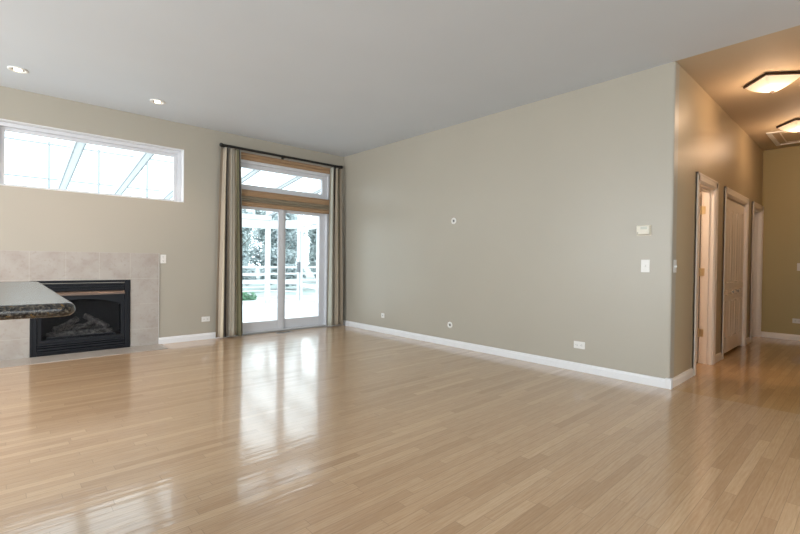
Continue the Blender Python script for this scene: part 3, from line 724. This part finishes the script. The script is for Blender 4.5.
def seg(p, q, z0, z1, w_=0.05):
    p = Vector((*p, 0)); q = Vector((*q, 0)); d = (q-p); L = d.length; T = Matrix.Translation(p) @ Matrix.Rotation(math.atan2(d.y, d.x), 4, 'Z')
    return MB().box(0, L, -w_/2, w_/2, z0, z1, T=T)
for z0, z1 in ((0.46, 0.57), (0.24, 0.27), (ZD+0.02, ZD+0.10), (2.10, 2.34)):
    seg((5.99, 12.25), (6.46, 11.48), z0, z1).build('rail', M_outw, pc)
seg((6.44, 11.42), (5.98, 9.5), 2.12, 2.34).build('header_beam', M_outw, pc)
MB().box(5.88, 6.02, 9.38, 9.52, ZD, 2.6).build('post', M_outw, pc)
M_hgrey = mat('dark_grey_hardware', (0.12, 0.13, 0.14), 0.5)
# screen door between the corner post and the near post
pd = thing('screen_door', 'white glazed porch door with a grey handle, seen through the right pane', 'door', (6.25, 10.5, ZD))
p, q = Vector((6.44, 11.35)), Vector((6.03, 9.62)); d = q-p; L = d.length
T = Matrix.Translation((p.x, p.y, 0)) @ Matrix.Rotation(math.atan2(d.y, d.x), 4, 'Z')
mb = MB(); z0, z1 = ZD+0.02, 2.10
mb.box(0, 0.13, -0.02, 0.02, z0, z1, T=T); mb.box(L-0.12, L, -0.02, 0.02, z0, z1, T=T); mb.box(0.13, L-0.12, -0.02, 0.02, z1-0.10, z1, T=T); mb.box(0.13, L-0.12, -0.02, 0.02, z0, z0+0.12, T=T); mb.box(0.13, L-0.12, -0.02, 0.02, 0.42, 0.52, T=T)
mb.build('door_frame', M_outw, pd)
MB().box(0.125, 0.165, -0.03, -0.02, z0+0.1, z1-0.1, T=T).build('glazing_gasket', M_grey, pd)
MB().box(0.03, 0.23, -0.08, -0.02, 0.82, 1.12, T=T).build('handle', M_hgrey, pd, bevel=0.02)
for z in (1.95, 0.02): MB().box(L-0.05, L+0.0, -0.05, -0.02, z-0.07, z+0.07, T=T).build('hinge', M_hgrey, pd)
# trellis beyond
tr = thing('garden_trellis', 'thin white trellis frame seen through the long high window', 'trellis', (2.0, 13.3, ZG))
for x in (-1.2, -0.13, 0.885, 1.865, 2.94, 3.95):
    MB().box(x-0.022, x+0.022, 13.25, 13.30, ZG, 3.90).build('post', M_trel, tr)
for z in (3.015, 3.835): MB().box(-1.3, 4.1, 13.24, 13.28, z-0.018, z+0.018).build('rail', M_trel, tr)

def leafmat(name, c):
    m = mat(name, c, 0.7); g = N(m); g.col(g.ramp(g.noise(g.pos(), 3, 3), [(0.3, tuple(x*0.7 for x in c)), (0.7, tuple(min(1, x*1.35) for x in c))])); return m
M_l1 = leafmat('blue_green_foliage', (0.38, 0.44, 0.445)); M_l2 = leafmat('grey_green_foliage', (0.43, 0.49, 0.485)); M_bark = mat('bark', (0.16, 0.15, 0.14), 0.9)
def tree(x, y, h, r, label, m, seed, group='trees beyond the porch', n=9500, name='tree'):
    random.seed(seed); t = thing(name, label, 'tree' if name == 'tree' else 'shrub', (x, y, ZG), group)
    mb = MB(); mb.tube((x, y, ZG), (x, y, ZG+h*0.8), r*0.08, r*0.03, 8)
    for i in range(7):
        a_ = random.uniform(0, 2*PI); z_ = ZG+h*random.uniform(0.3, 0.6); mb.tube((x, y, z_), (x+math.cos(a_)*r*0.7, y+math.sin(a_)*r*0.7, z_+h*0.22), r*0.03, r*0.01, 6)
    mb.build('trunk', M_bark, t)
    blobs = [(x+random.uniform(-.55, .55)*r, y+random.uniform(-.55, .55)*r, ZG+h*random.uniform(0.14, 0.86), r*random.uniform(0.3, 0.5)) for _ in range(16)]
    mb = MB()
    for i in range(n):
        bx, by, bz, br = random.choice(blobs)
        v = Vector((random.gauss(0, 1), random.gauss(0, 1), random.gauss(0, 1))).normalized()*br*random.random()**0.35
        c = Vector((bx, by, bz)) + v; s = random.uniform(0.09, 0.18)*(0.5+r/4)
        u = Vector((random.gauss(0, 1), random.gauss(0, 1), random.gauss(0, 1))).normalized(); w3 = u.orthogonal().normalized()*s*0.6; u *= s
        mb.add([c-u, c-w3, c+u, c+w3], [(0, 1, 2, 3)])
    return mb.build('foliage', m, t)
specs = [(8.0, 20.0, 3.9, 1.05, 'leafy tree behind the left door pane, next to the curtain', M_l1), (10.55, 20.3, 4.1, 1.1, 'leafy tree behind the door divider', M_l1),
         (13.1, 20.0, 4.0, 1.1, 'leafy tree behind the right door pane, beside the porch door', M_l2), (9.9, 26.0, 5.0, 1.45, 'taller tree in the back row between two nearer trees, left pane', M_l2),
         (13.3, 26.2, 5.4, 1.5, 'taller tree in the back row seen in the middle of the right pane', M_l2), (16.7, 25.8, 5.2, 1.5, 'taller tree in the back row behind the porch door glazing', M_l1),
  (12.3, 32.0, 5.6, 2.0, 'farthest tree, wide and pale, in the gap left of the porch post', M_l2), (16.6, 32.5, 6.0, 2.1, 'farthest tree, wide and pale, in the gap right of the door divider', M_l1), (21.0, 32.2, 5.8, 2.1, 'farthest tree, wide and pale, past the hinge side of the porch door', M_l2)]
for i, s in enumerate(specs): tree(*s, seed=11+i)
tree(5.72, 13.6, 0.42, 0.36, 'low green shrub outside the porch rail, left door pane', leafmat('green_shrub_leaves', (0.13, 0.27, 0.16)), 5, None, 700, 'garden_shrub')
fn = thing('garden_fence', 'pale horizontal rail fence across the garden beyond the porch', 'fence', (11, 18.5, ZG))
for z in (0.25, 0.55, 0.85): MB().box(0, 22, 18.47, 18.53, z-0.05, z+0.05).build('rail', M_ext, fn)
for i in range(10): MB().box(0.5+2.3*i-0.05, 0.5+2.3*i+0.05, 18.42, 18.47, ZG, 1.0).build('post', M_ext, fn)

for o in C.objects:
    if '_o' in o: del o['_o']
